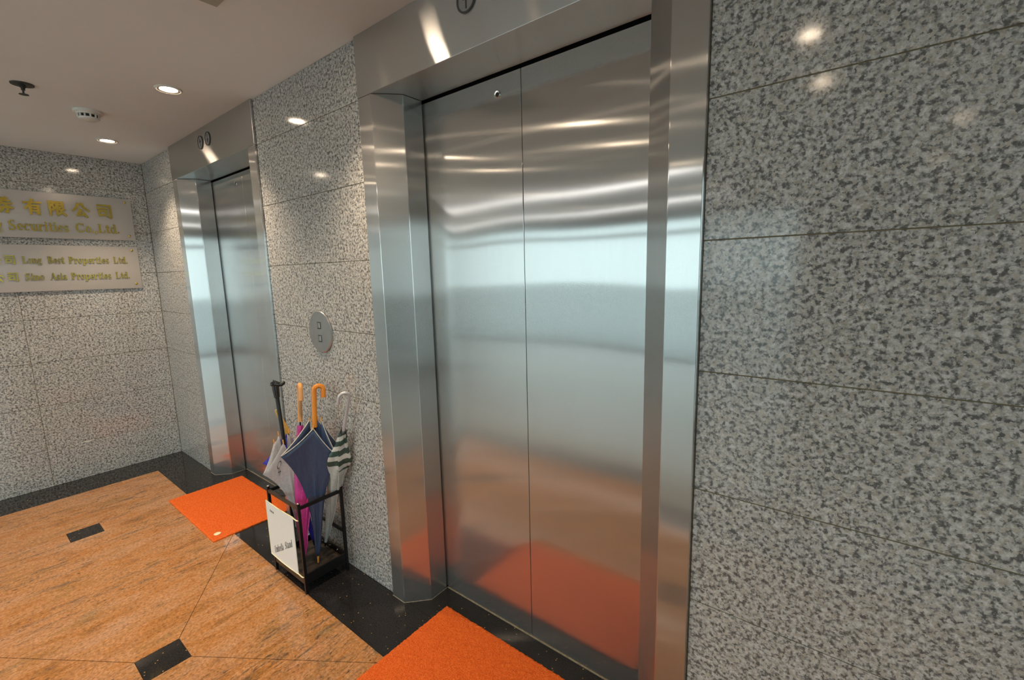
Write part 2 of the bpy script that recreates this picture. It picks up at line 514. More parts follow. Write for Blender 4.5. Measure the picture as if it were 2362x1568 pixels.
for xc in (XN, XN + PER, XN + 2 * PER):
    L, Rr = xc - PER / 2, xc + PER / 2
    slab([(L, T), (Rr, T), (xc + IN, YC0 + IN), (xc - IN, YC0 + IN)], FSTONE)
    slab([(L, B), (Rr, B), (xc + IN, YC0 - IN), (xc - IN, YC0 - IN)], FSTONE)
    slab([(Rr, T), (Rr + PER / 2 - IN, YC0 + IN), (Rr + PER / 2 - IN, YC0 - IN), (Rr, B), (xc + IN, YC0 - IN), (xc + IN, YC0 + IN)], FSTONE)
yb = YC0 - HY
slab([(0, yb), (7, yb), (7, yb - 0.24), (0, yb - 0.24)], BLSTONE, 'border_slab')
yb -= 0.24
x = -5.0
while x < 7:
    y = -6.15
    while y < yb - 0.05:
        y2 = min(y + 1.29, yb)
        if not (x + 1.2 <= 0 and y2 > -2.4):
            slab([(x, y), (x + 1.2, y), (x + 1.2, y2), (x, y2)], GSTONE)
        y = y2
    x += 1.2
# black border: mitred at the corner, and the recess in front of each car door
slab([(0, 0), (BX, BY), (BX, yb), (0, yb)], BSTONE, 'border_slab')
xs = [0.0, 0.9, 2.1, 3.3, 4.5, 5.7, 7.0]
for i in range(6):
    a, b = xs[i], xs[i + 1]
    p = [(a, 0), (b, 0), (b, BY), (a, BY)]
    if i == 0: p = [(0, 0), (b, 0), (b, BY), (BX, BY)]
    slab(p, BSTONE, 'border_slab', gap=0.0004)
for x0 in EX:
    slab([(x0 + EA, 0.0), (x0 + EW - EA, 0.0), (x0 + EW - EA, ED + 0.03), (x0 + EA, ED + 0.03)], BSTONE, 'border_slab')

# ------------------------------------------------------------------ ceiling
ce = MB().box(-5, 7, -6.15, 0.3, H, H + 0.1).build('ceiling', CEIL)
struct(ce, 'plain off-white plaster ceiling with recessed lamps', 'ceiling')

# ------------------------------------------------------------------ granite walls
wb = MB()
segs = [(0.0, EX[1]), (EX[1] + EW, EX[0]), (EX[0] + EW, 7.0)]
for a, b in segs:
    wb.box(a - (0.02 if a > 0.1 else 0.0), b + 0.02 if b < 6.9 else b, 0.0025, 0.25, 0.0, H)
wb = wb.build('wall_back', GROUT)
struct(wb, 'polished grey speckled granite wall around the two elevators', 'wall')
def wslab(parent, u0, u1, z0, z1, side, g=0.0013, name='granite_slab'):
    j = random.uniform(-0.0004, 0.0004)
    if side == 'back':
        o = MB().box(u0 + g, u1 - g, 0.0 + j, 0.02, z0 + g, z1 - g)
    else:
        o = MB().box(-0.02, 0.0 + j, u0 + g, u1 - g, z0 + g, z1 - g)
    return o.build(name, GRAN, parent, bevel=0.0006, seg=1)
for i in range(8):
    wslab(wb, 0.001, EX[1] - 0.002, Z[i], Z[i + 1], 'back')
    wslab(wb, EX[1] + EW + 0.002, EX[0] - 0.002, Z[i], Z[i + 1], 'back')
    for a, b in ((EX[0] + EW + 0.001, 5.06), (5.06, 6.0), (6.0, 7.0)):
        wslab(wb, a, b, Z[i], Z[i + 1], 'back')
wl = MB().box(-5, -0.0025, -2.4, 0.25, 0, H).build('wall_left', GROUT)
struct(wl, 'grey granite side wall carrying the two company sign plates', 'wall')
for i in range(8):
    for a, b in ((-0.768, -0.001), (-1.536, -0.768), (-2.4, -1.536)):
        wslab(wl, a, b, Z[i], Z[i + 1], 'left')
struct(MB().box(7.0, 7.2, -6.2, VY0, 0, H).box(7.0, 7.2, VY1, 0.3, 0, H).box(7.0, 7.2, VY0, VY1, WZ1, H).build('wall_right', PLAST2), 'plain painted wall at the right end of the lobby', 'wall')
struct(MB().box(-5.2, -5.0, -6.2, -2.3, 0, H).build('wall_far_left', PLAST2), 'plain painted wall at the far left end of the lobby', 'wall')
wf = MB().box(WX1, 7.0, -6.2, -6.0, 0, H).box(-5, WX0, -6.2, -6.0, 0, H).box(WX0, WX1, -6.2, -6.0, WZ1, H).build('wall_front', PLAST2)
struct(wf, 'plain painted wall with the glazed shopfront opening', 'wall')
# glazed front
wn = MB()
npane = 7
wstep = (WX1 - WX0) / npane
wn.box(WX0, WX1, WY - 0.08, WY - 0.02, 0.0, 0.025).box(WX0, WX1, WY - 0.08, WY - 0.02, WZ1 - 0.06, WZ1).box(WX0, WX1, WY - 0.08, WY - 0.02, 1.96, 2.02)
win = wn.build('window_1', ALU)
struct(win, 'glazed lobby front with grey metal mullions', 'window')
for k in range(npane + 1):
    xx = WX0 + k * wstep
    MB().box(max(xx - 0.03, WX0), min(xx + 0.03, WX1), WY - 0.085, WY - 0.015, 0.0, WZ1).build('mullion', ALU, win)
for k in range(npane):
    xx = WX0 + k * wstep
    MB().box(xx + 0.03, xx + wstep - 0.03, WY - 0.055, WY - 0.047, 0.025, 1.96).build('pane', GLASS, win)
    MB().box(xx + 0.03, xx + wstep - 0.03, WY - 0.055, WY - 0.047, 2.02, WZ1 - 0.06).build('pane', GLASS, win)
wn = MB().box(7.02, 7.08, VY0, VY1, 0.0, 0.08).box(7.02, 7.08, VY0, VY1, WZ1 - 0.06, WZ1)  # unseen side glazing, added to bring more daylight into the lobby
added_win = wn.build('added_window', ALU)
struct(added_win, 'added side glazing at the right end of the lobby, for fill daylight', 'window')
for k in range(4):
    yy = VY0 + k * (VY1 - VY0) / 3
    MB().box(7.015, 7.085, max(yy - 0.03, VY0), min(yy + 0.03, VY1), 0.0, WZ1).build('mullion', ALU, added_win)
    if k < 3: MB().box(7.047, 7.055, yy + 0.03, yy + (VY1 - VY0) / 3 - 0.03, 0.08, WZ1 - 0.06).build('pane', GLASS, added_win)
struct(MB().box(7.2, 30, -6.2, 10, -0.2, -0.12).box(-30, 30, -40, -6.2, -0.2, -0.12).build('ground', PAVE), 'grey paving outside the glazed front', 'ground')

# ------------------------------------------------------------------ elevators
def arrow_poly(cx, cz, s, up):
    """upright arrow outline (x,z)"""
    k = 1 if up else -1
    pts = [(-0.10, -0.95), (0.10, -0.95), (0.10, 0.35), (0.42, -0.02), (0.52, 0.10), (0.0, 0.90), (-0.52, 0.10), (-0.42, -0.02), (-0.10, 0.35)]
    return [(cx + s * x, cz + s * z * k) for x, z in pts]
def elevator(x0, label, first):
    xm = x0 + EW / 2
    t = Thing('elevator_entrance', (xm, 0, 0), label, 'elevator', 'elevators along the granite wall')
    jb = ED - 0.007
    for s in (0, 1):
        prof = [(0, -PR), (EA, -PR), (EA + ES, -PR + ES2), (EA + ES, jb), (0.0, jb)]
        if s: prof = [(EW - x, y) for x, y in prof]
        t.part(MB().prism([(x0 + x, y) for x, y in prof], 0.0, DH - 0.0006), 'jamb', STEEL_V, bevel=0.0028, seg=3)
    hd = t.part(MB().box(x0 - 0.001, x0 + EW + 0.001, -PR - 0.001, jb, DH, H), 'header', STEEL_H, bevel=0.0016)
    for s, up in ((-1, True), (1, False)):
        cx, cz, r = xm + 0.058 * s, 2.238, 0.038
        ind = t.part(MB().lathe([(r - 0.006, 0.0), (r - 0.006, 0.004), (r, 0.004), (r, 0.0)], (cx, -PR - 0.001, cz), 40, axis='y', sgn=-1), 'hall_lantern', GREYRING, smooth=True)
        ln = t.part(MB().lathe([(0.0, 0.002), (r - 0.006, 0.002), (r - 0.006, 0.0)], (cx, -PR - 0.001, cz), 40, axis='y', sgn=-1), 'lantern_lens', LENSGREY, sub=ind)
        pa = arrow_poly(cx, cz, 0.026, up)
        n = len(pa)
        y0, y1 = -PR - 0.001 - 0.002, -PR - 0.001 - 0.0035
        t.part(MB().add([(x, y0, z) for x, z in pa] + [(x, y1, z) for x, z in pa], [tuple(range(n)), tuple(range(n, 2 * n))] + [(i, (i + 1) % n, n + (i + 1) % n, n + i) for i in range(n)]), 'arrow', GREYRING, sub=ind)
    a, b = x0 + EA + ES - 0.03, x0 + EW - EA - ES + 0.03
    for lo, hi in ((a, xm - 0.0012), (xm + 0.0012, b)):
        d = t.part(MB().box(lo, hi, ED, ED + 0.035, 0.006, DH - 0.009), 'door_panel', STEEL_V, bevel=0.001, seg=1)
        if lo == a: d0 = d
    t.part(MB().box(x0 + 0.02, x0 + EW - 0.02, ED + 0.036, ED + 0.06, 0, H), 'leak_stop_backing', DARK)  # dark sheet added behind the doors to stop light leaks
    # door-release eye
    ex, ez = xm - 0.1, 2.033
    e = t.part(MB().lathe([(0.0075, 0.0), (0.0075, 0.003), (0.012, 0.004), (0.0135, 0.002), (0.0135, 0.0)], (ex, ED, ez), 28, axis='y', sgn=-1), 'release_key_hole', CHROME, sub=d0, smooth=True)
    t.part(MB().lathe([(0.0, 0.0015), (0.0075, 0.0015), (0.0075, 0.0)], (ex, ED, ez), 20, axis='y', sgn=-1), 'key_hole_core', DARK, sub=d0)
    # sealant line at the foot of door and jambs
    sb = MB().box(x0 + EA + ES, x0 + EW - EA - ES, ED - 0.004, ED + 0.004, 0.0, 0.003)
    t.part(sb, 'sill_line', CAULK)
    for s in (0, 1):
        prof = [(0, -PR), (EA, -PR), (EA + ES, -PR + ES2), (EA + ES, jb)]
        if s: prof = [(EW - x, y) for x, y in prof]
        t.part(MB().tube([(x0 + x, y, 0.0006) for x, y in prof], 0.0018, 6), 'base_sealant', CAULK)
    return t
elevator(EX[0], 'nearer brushed steel elevator, the large one right of the umbrella stand', True)
elevator(EX[1], 'farther brushed steel elevator beside the sign wall, left of the umbrella stand', False)

# call button plate
bp = Thing('call_button_plate', (2.437, 0, 1.173), 'round steel call-button plate with two small square buttons between the elevators', 'button panel')
bp.part(MB().lathe([(0.0, 0.010), (0.097, 0.009), (0.1, 0.006), (0.1, 0.0)], (2.437, 0.0, 1.173), 64, axis='y', sgn=-1), 'plate', PLATESTEEL, smooth=True)
for dz in (0.031, -0.031):
    b = bp.part(MB().box(2.437 - 0.015, 2.437 + 0.015, -0.0115, -0.008, 1.173 + dz - 0.017, 1.173 + dz + 0.017), 'button', GREYRING, bevel=0.001)
    bp.part(MB().box(2.437 - 0.009, 2.437 + 0.010, -0.0130, -0.010, 1.173 + dz - 0.011, 1.173 + dz + 0.012), 'button_cap', PLATESTEEL, sub=b, bevel=0.0008)

# ------------------------------------------------------------------ ceiling fittings
XS = [0.595, 1.815, 3.03, 4.21, 5.42]
YS = [-0.305, -1.13, -1.72]
WORDS = {}
lamps = [(x, y) for y in YS for x in XS if not (y > -0.5 and x > 4)] + [(x, y) for y in (-3.0, -4.4) for x in (-2.4, -0.6, 1.2, 3.03, 4.85)]
proto = None
for x, y in lamps:
    if (x, y) == (1.815, -0.305): lb, g = 'recessed ceiling downlight nearer the camera, between the two elevators', None
    elif (x, y) == (0.595, -0.305): lb, g = 'recessed ceiling downlight farther away, above the sign wall corner', None
    else: lb, g = 'recessed downlight of the lobby ceiling outside the picture', 'lobby downlights out of frame'
    e = empty('ceiling_downlight', (x, y, H)); tag(e, lb, 'light', g or 'ceiling downlights')
    if proto is None:
        bf = MB().lathe([(0.036, 0.0), (0.036, 0.003), (0.043, 0.0045), (0.043, 0.0)], (0, 0, 0), 40, sgn=-1).build('recess_shade_ring', RECESSB, e, smooth=True)  # shallow ring coloured like the shaded wall of a recessed can
        tr = MB().lathe([(0.043, 0.0), (0.043, 0.004), (0.048, 0.006), (0.053, 0.004), (0.055, 0.0)], (0, 0, 0), 40, sgn=-1).build('trim_ring', WHITEPL, e, smooth=True)
        le = MB().lathe([(0.0, 0.004), (0.025, 0.0028), (0.036, 0.0015), (0.036, 0.0)], (0, 0, 0), 32, sgn=-1).build('lamp_face', LENSM, e, smooth=True)
        proto = (tr, le, bf)
    else:
        for pz in proto:
            c = pz.copy(); COL.objects.link(c); c.parent = e
    ld = bpy.data.lights.new('downlight_lamp', 'SPOT')
    ld.energy = LAMP_W * (3.1 if y > -0.5 else 0.95); ld.color = LAMP_COL; ld.spot_size = math.radians(100); ld.spot_blend = 0.9; ld.shadow_soft_size = 0.03
    lo = bpy.data.objects.new('downlight_lamp', ld); COL.objects.link(lo)
    lo.location = (x, y, H - 0.035)

TUBE = emit('fluorescent_diffuser', (1.0, 0.985, 0.95), 5.5)
for yy, lb in ((-3.15, 'long fluorescent ceiling fitting in the middle of the lobby behind the camera'), (-4.9, 'long fluorescent ceiling fitting close to the glazed front')):
    ft = Thing('fluorescent_fitting', (0, yy, H), lb, 'light', 'fluorescent fittings of the lobby')
    ft.part(MB().box(-3.6, 3.2, yy - 0.09, yy + 0.09, H - 0.03, H), 'housing', WHITEPL)
    ft.part(MB().box(-3.55, 3.15, yy - 0.07, yy + 0.07, H - 0.036, H - 0.028), 'diffuser', TUBE)

sm = Thing('smoke_detector', (1.18, -0.487, H), 'white round smoke detector on the ceiling between the sprinkler and the lamps', 'smoke detector')
c = (1.18, -0.487, H)
sm.part(MB().lathe([(0.060, 0.0), (0.060, 0.010), (0.057, 0.013), (0.0, 0.013)], c, 40, sgn=-1), 'base', WHITEPL, smooth=True)
hd = MB()
hd.lathe([(0.050, 0.013), (0.048, 0.020), (0.044, 0.020), (0.0, 0.020)], c, 40, sgn=-1)
hd.lathe([(0.0, 0.034), (0.043, 0.034), (0.041, 0.042), (0.034, 0.046), (0.0, 0.047)], c, 40, sgn=-1)
sm.part(hd, 'head', WHITEPL, smooth=True)
sm.part(MB().lathe([(0.034, 0.019), (0.034, 0.035)], c, 32, sgn=-1), 'sensing_chamber', DARK)
for k in range(12):
    an = 2 * PI * k / 12
    x, y = c[0] + 0.042 * math.cos(an), c[1] + 0.042 * math.sin(an)
    sm.part(MB().tube([(x, y, H - 0.019), (x, y, H - 0.036)], 0.0042, 6), 'vent_rib', WHITEPL)

sp = Thing('fire_sprinkler', (1.415, -0.742, H), 'dark metal fire sprinkler head hanging from the ceiling', 'sprinkler')
c = (1.415, -0.742, H)
sp.part(MB().lathe([(0.040, 0.0), (0.039, 0.004), (0.030, 0.006), (0.0, 0.006)], c, 36, sgn=-1), 'escutcheon', SPRINK, smooth=True)
sp.part(MB().lathe([(0.011, 0.006), (0.011, 0.014), (0.007, 0.018), (0.007, 0.026), (0.0, 0.027)], c, 20, sgn=-1), 'body', SPRINK, smooth=True)
for s in (-1, 1):
    sp.part(MB().tube([(c[0] + s * 0.009, c[1], H - 0.014), (c[0] + s * 0.012, c[1], H - 0.028), (c[0] + s * 0.006, c[1], H - 0.043)], 0.0025, 6), 'frame_arm', SPRINK)
sp.part(MB().lathe([(0.0, 0.042), (0.016, 0.043), (0.017, 0.045), (0.0, 0.046)], c, 24, sgn=-1), 'deflector', SPRINK, smooth=True)

cv = Thing('ceiling_vent', (2.87, -0.56, H), 'corner of a grey-green square ceiling vent at the top edge', 'vent')
x0, x1, y0, y1 = 2.719, 3.019, -0.713, -0.413
fr = MB().box(x0, x1, y0, y0 + 0.03, H - 0.006, H).box(x0, x1, y1 - 0.03, y1, H - 0.006, H).box(x0, x0 + 0.03, y0 + 0.03, y1 - 0.03, H - 0.006, H).box(x1 - 0.03, x1, y0 + 0.03, y1 - 0.03, H - 0.006, H)
cv.part(fr, 'frame', VENTG)
for k in range(9):
    yy = y0 + 0.045 + k * 0.025
    cv.part(MB().box(x0 + 0.03, x1 - 0.03, yy, yy + 0.012, H - 0.005, H - 0.001), 'louvre_slat', VENTG)

# ------------------------------------------------------------------ lettering
def bar(p, q, w0, w1=None):
    w1 = w0 if w1 is None else w1
    p, q = Vector(p), Vector(q)
    d = (q - p); d.normalize(); n = Vector((-d.y, d.x))
    return [tuple(p + n * w0 / 2), tuple(p - n * w0 / 2), tuple(q - n * w1 / 2), tuple(q + n * w1 / 2)]
def arc(cx, cy, rx, ry, a0, a1, th=0.13, tv=0.05, n=14):
    """elliptical stroke: th thick at the sides, tv at top and bottom -> list of quads"""
    out = []
    pr = None
    for i in range(n + 1):
        a = math.radians(a0 + (a1 - a0) * i / n)
        c, s = math.cos(a), math.sin(a)
        po_ = (cx + rx * c, cy + ry * s)
        pi_ = (cx + (rx - th) * c, cy + (ry - tv) * s)
        if pr: out.append([pr[0], po_, pi_, pr[1]])
        pr = (po_, pi_)
    return out
def stem(x, y0, y1, w=0.13, ft=True, hd=True, side=0):
    o = [bar((x, y0), (x, y1), w)]
    if ft: o.append(bar((x - 0.13, y0 + 0.02), (x + 0.13, y0 + 0.02), 0.045))
    if hd: o.append(bar((x - (0.13 if side <= 0 else .07), y1 - 0.02), (x + (0.13 if side >= 0 and side != -2 else 0.05), y1 - 0.02), 0.045))
    return o
XH, CAP, ASC, DSC = 0.47, 0.68, 0.70, -0.2
def G(ch):
    """serif letter strokes and advance (em = 1)"""
    if ch == ' ': return [], 0.28
    if ch == '.': return [bar((0.1, 0.0), (0.1, 0.13), 0.13)], 0.24
    if ch == ',': return [bar((0.11, 0.0), (0.11, 0.13), 0.13), bar((0.13, 0.02), (0.05, -0.13), 0.08, 0.03)], 0.24
    if ch == 'i': return stem(0.15, 0, XH, hd=False) + [bar((0.03, XH - 0.02), (0.2, XH - 0.02), 0.045), bar((0.15, 0.54), (0.15, 0.67), 0.13)], 0.31
    if ch == 'l': return stem(0.15, 0, ASC, hd=False) + [bar((0.03, ASC - 0.02), (0.2, ASC - 0.02), 0.045)], 0.31
    if ch == 't': return [bar((0.17, 0.08), (0.17, 0.62), 0.13), bar((0.02, XH - 0.02), (0.34, XH - 0.02), 0.05)] + arc(0.25, 0.1, 0.145, 0.11, 180, 330, 0.12, 0.06, 6), 0.37
    if ch == 'o': return arc(0.24, XH / 2, 0.22, XH / 2 + 0.012, 0, 360, 0.12, 0.045, 22), 0.50
    if ch == 'e': return arc(0.23, XH / 2, 0.21, XH / 2 + 0.012, 0, 325, 0.12, 0.05, 20) + [bar((0.08, XH / 2), (0.43, XH / 2), 0.045)], 0.47
    if ch == 'c': return arc(0.23, XH / 2, 0.21, XH / 2 + 0.012, 50, 320, 0.12, 0.05, 18) + [bar((0.36, 0.31), (0.36, 0.42), 0.11)], 0.44
    if ch == 's': return arc(0.19, 0.36, 0.15, 0.12, 40, 240, 0.11, 0.05, 10) + arc(0.19, 0.12, 0.17, 0.13, -150, 80, 0.11, 0.05, 12) + [bar((0.1, 0.29), (0.28, 0.20), 0.11), bar((0.32, 0.35), (0.32, 0.46), 0.035), bar((0.05, 0.0), (0.05, 0.13), 0.035)], 0.40
    if ch == 'r': return stem(0.14, 0, XH, side=-2) + arc(0.27, 0.32, 0.14, 0.15, 60, 175, 0.08, 0.07, 6) + [bar((0.34, 0.36), (0.34, 0.46), 0.11)], 0.42
    if ch == 'n': return stem(0.13, 0, XH, side=-2) + stem(0.42, 0, 0.33, hd=False) + arc(0.30, 0.30, 0.185, 0.18, 0, 150, 0.13, 0.06, 8), 0.57
    if ch == 'm': return stem(0.13, 0, XH, side=-2) + stem(0.41, 0, 0.33, hd=False) + stem(0.69, 0, 0.33, hd=False) + arc(0.29, 0.30, 0.185, 0.18, 0, 150, 0.13, 0.06, 8) + arc(0.57, 0.30, 0.185, 0.18, 0, 150, 0.13, 0.06, 8), 0.84
    if ch == 'u': return stem(0.13, 0.15, XH, ft=False, side=-2) + stem(0.42, 0, XH, ft=False, side=-2) + [bar((0.4, 0.02), (0.54, 0.02), 0.045)] + arc(0.25, 0.17, 0.185, 0.18, 180, 330, 0.13, 0.06, 8), 0.57
    if ch == 'd': return arc(0.22, XH / 2, 0.2, XH / 2 + 0.012, 40, 320, 0.12, 0.05, 16) + [bar((0.40, 0.0), (0.40, ASC), 0.13), bar((0.27, ASC - .02), (0.45, ASC - .02), 0.045), bar((0.4, 0.02), (0.54, 0.02), 0.045)], 0.56
    if ch == 'b': return arc(0.31, XH / 2, 0.2, XH / 2 + 0.012, -140, 140, 0.12, 0.05, 16) + [bar((0.13, 0.0), (0.13, ASC), 0.13), bar((0.0, ASC - .02), (0.18, ASC - .02), 0.045)], 0.55
    if ch == 'p': return arc(0.32, XH / 2, 0.2, XH / 2 + 0.012, -140, 140, 0.12, 0.05, 16) + [bar((0.14, DSC), (0.14, XH), 0.13), bar((0.0, XH - .02), (0.19, XH - .02), 0.045), bar((0.01, DSC + .02), (0.28, DSC + .02), 0.045)], 0.56
    if ch == 'a': return arc(0.18, 0.13, 0.165, 0.14, 0, 360, 0.11, 0.05, 14) + [bar((0.32, 0.03), (0.32, 0.35), 0.12), bar((0.33, 0.03), (0.46, 0.04), 0.06)] + arc(0.21, 0.33, 0.17, 0.15, 0, 150, 0.12, 0.06, 8), 0.48
    if ch == 'g': return arc(0.21, 0.30, 0.185, 0.175, 0, 360, 0.11, 0.05, 16) + arc(0.22, -0.06, 0.22, 0.13, 0, 360, 0.08, 0.05, 16) + [bar((0.32, 0.43), (0.46, 0.45), 0.06), bar((0.1, 0.14), (0.12, 0.04), 0.06)], 0.49
    if ch == 'S': return arc(0.26, 0.50, 0.21, 0.19, 40, 240, 0.13, 0.06, 12) + arc(0.26, 0.19, 0.23, 0.20, -150, 80, 0.13, 0.06, 14) + [bar((0.12, 0.42), (0.40, 0.28), 0.14), bar((0.45, 0.48), (0.45, 0.69), 0.04), bar((0.05, 0.0), (0.05, 0.2), 0.04)], 0.56
    if ch == 'C': return arc(0.34, CAP / 2, 0.32, CAP / 2 + 0.012, 45, 318, 0.15, 0.06, 22) + [bar((0.60, 0.46), (0.60, 0.69), 0.045), bar((0.59, 0.06), (0.59, 0.16), 0.045)], 0.70
    if ch == 'L': return stem(0.18, 0, CAP, 0.15) + [bar((0.18, 0.025), (0.54, 0.025), 0.05), bar((0.53, 0.0), (0.55, 0.22), 0.05)], 0.62
    if ch == 'P': return stem(0.18, 0, CAP, 0.15) + arc(0.28, 0.49, 0.26, 0.19, -90, 90, 0.14, 0.05, 14) + [bar((0.18, 0.655), (0.3, 0.655), 0.05), bar((0.18, 0.325), (0.3, 0.325), 0.05)], 0.60
    if ch == 'B': return stem(0.18, 0, CAP, 0.15) + arc(0.30, 0.515, 0.22, 0.165, -90, 90, 0.13, 0.05, 12) + arc(0.30, 0.185, 0.27, 0.185, -90, 90, 0.14, 0.05, 12) + [bar((0.1, 0.655), (0.32, 0.655), 0.05), bar((0.18, 0.355), (0.32, 0.355), 0.05), bar((0.1, 0.025), (0.32, 0.025), 0.05)], 0.64
    if ch == 'A': return [bar((0.32, CAP), (0.08, 0.0), 0.06), bar((0.32, CAP), (0.58, 0.0), 0.15), bar((0.16, 0.22), (0.5, 0.22), 0.05), bar((0.0, 0.02), (0.2, 0.02), 0.045), bar((0.45, 0.02), (0.7, 0.02), 0.045)], 0.70
    if ch == 'U': return stem(0.17, 0.2, CAP, 0.15, ft=False) + stem(0.57, 0.2, CAP, 0.06, ft=False) + arc(0.345, 0.22, 0.25, 0.235, 180, 360, 0.1, 0.06, 12), 0.74
    return [], 0.3
HAN = {
 'quan': [[(.28, .98), (.37, .84)], [(.72, .98), (.62, .84)], [(.14, .78), (.86, .79)], [(.04, .6), (.96, .61)], [(.5, .97), (.42, .62), (.28, .45), (.04, .30)], [(.56, .6), (.72, .43), (.98, .30)], [(.26, .34), (.74, .34), (.70, .04), (.58, .08)], [(.48, .34), (.40, .16), (.20, .0)]],
 'you': [[(.03, .77), (.97, .80)], [(.50, 1.0), (.38, .70), (.06, .36)], [(.36, .58), (.36, .0)], [(.36, .58), (.80, .58), (.80, .02), (.68, .08)], [(.36, .40), (.8, .40)], [(.36, .23), (.8, .23)]],
 'xian': [[(.12, .95), (.12, .0)], [(.12, .93), (.36, .93), (.26, .70), (.37, .52), (.27, .36), (.18, .42)], [(.50, .92), (.86, .92), (.85, .58)], [(.50, .75), (.85, .75)], [(.50, .58), (.85, .58)], [(.52, .94), (.52, .05), (.70, .18)], [(.62, .56), (.75, .27), (1.0, .02)], [(.92, .46), (.74, .33)]],
 'gong': [[(.38, .92), (.28, .66), (.03, .42)], [(.56, .95), (.70, .70), (1.0, .45)], [(.50, .52), (.28, .10), (.76, .15)], [(.62, .33), (.84, .0)]],
 'si': [[(.10, .92), (.90, .93), (.90, .05), (.72, .12)], [(.10, .70), (.68, .71)], [(.17, .52), (.62, .53), (.60, .2)], [(.17, .52), (.20, .16)], [(.2, .22), (.6, .23)]],
}
def han_quads(key, w=0.16):
    q = []
    for st in HAN[key]:
        for i in range(len(st) - 1):
            a, b = Vector(st[i]), Vector(st[i + 1])
            d = (b - a).normalized()
            k0 = w * (1.25 if i == 0 else 1.0); k1 = w * (0.95 if i < len(st) - 2 else 0.8)
            if abs(d.y) < 0.2: k0 *= 0.72; k1 *= 0.95
            q.append(bar(tuple(a - d * w * 0.3), tuple(b + d * w * 0.3), k0, k1))
    return q
def letter_mesh(quads, org, ux, uy, nz, sx, sy, depth, name, mat):
    mb = MB()
    org, ux, uy, nz = Vector(org), Vector(ux), Vector(uy), Vector(nz)
    for qi, q in enumerate(quads):
        dq = depth * (1 + 0.012 * (qi % 9))
        fr = [org + ux * (x * sx) + uy * (y * sy) + nz * dq for x, y in q]
        bk = [p - nz * dq for p in fr]
        n = len(q)
        mb.add(fr + bk, [tuple(range(n)), tuple(range(n, 2 * n))[::-1]] + [(i, n + i, n + (i + 1) % n, (i + 1) % n) for i in range(n)])
    return mb
def text_line(thing, s, start, end, base, size, mk, ux, uy, nz, depth, mat, lead=0):
    """letters of s stretched to run from start to end along ux"""
    adv = sum(G(c)[1] for c in s)
    sx = (end - start) / adv
    x = start
    for c in s:
        q, a = G(c)
        if q:
            thing.part(letter_mesh(q, mk(x, base), ux, uy, nz, sx, size, depth, 'letter', mat), 'letter', mat)
        x += a * sx

# ------------------------------------------------------------------ company sign plates on the left wall
def sign(z0, z1, label):
    t = Thing('company_sign', (0.0, -0.8, z0), label, 'sign', 'company sign plates')
    t.part(MB().box(0.004, 0.018, -1.60, -0.105, z0, z1), 'plate', SIGNP, bevel=0.0012, smooth=True)
    for yy in (-0.14, -1.565):
        for zz in (z0 + 0.034, z1 - 0.028):
            t.part(MB().lathe([(0.0075, 0.0), (0.0075, 0.003), (0.005, 0.005), (0.0, 0.0055)], (0.018, yy, zz), 20, axis='x'), 'screw_cap', GOLD, smooth=True)
    return t
UX, UY, NZ = (0, 1, 0), (0, 0, 1), (1, 0, 0)
mkp = lambda y, z: (0.0185, y, z)
s1 = sign(1.737, 2.043, 'upper grey sign plate with large gold Chinese characters and Securities Co.,Ltd.')
for key, y0 in (('quan', -0.806), ('you', -0.672), ('xian', -0.557), ('gong', -0.436), ('si', -0.308)):
    s1.part(letter_mesh(han_quads(key), mkp(y0, 1.893), UX, UY, NZ, 0.086, 0.096, 0.006, 'character', GOLD), 'character', GOLD)
text_line(s1, 'g', -0.805, -0.781, 1.783, 0.094, mkp, UX, UY, NZ, 0.005, GOLD)
text_line(s1, 'Securities', -0.757, -0.468, 1.783, 0.094, mkp, UX, UY, NZ, 0.005, GOLD)
text_line(s1, 'Co.,Ltd.', -0.434, -0.192, 1.785, 0.092, mkp, UX, UY, NZ, 0.005, GOLD)
s2 = sign(1.378, 1.690, 'lower grey sign plate with two lines of small gold company names')
for zb, names in ((1.567, ('Long', 'Best', 'Properties', 'Ltd.')), (1.455, ('Sino', 'Asia', 'Properties', 'Ltd.'))):
    for key, y0 in (('gong', -0.868), ('si', -0.803)):
        s2.part(letter_mesh(han_quads(key, 0.13), mkp(y0, zb - 0.006), UX, UY, NZ, 0.050, 0.058, 0.005, 'character', GOLD), 'character', GOLD)
    for nm, (a, b) in zip(names, ((-0.724, -0.630), (-0.604, -0.519), (-0.500, -0.281), (-0.258, -0.172))):
        text_line(s2, nm, a, b, zb, 0.068, mkp, UX, UY, NZ, 0.005, GOLD)

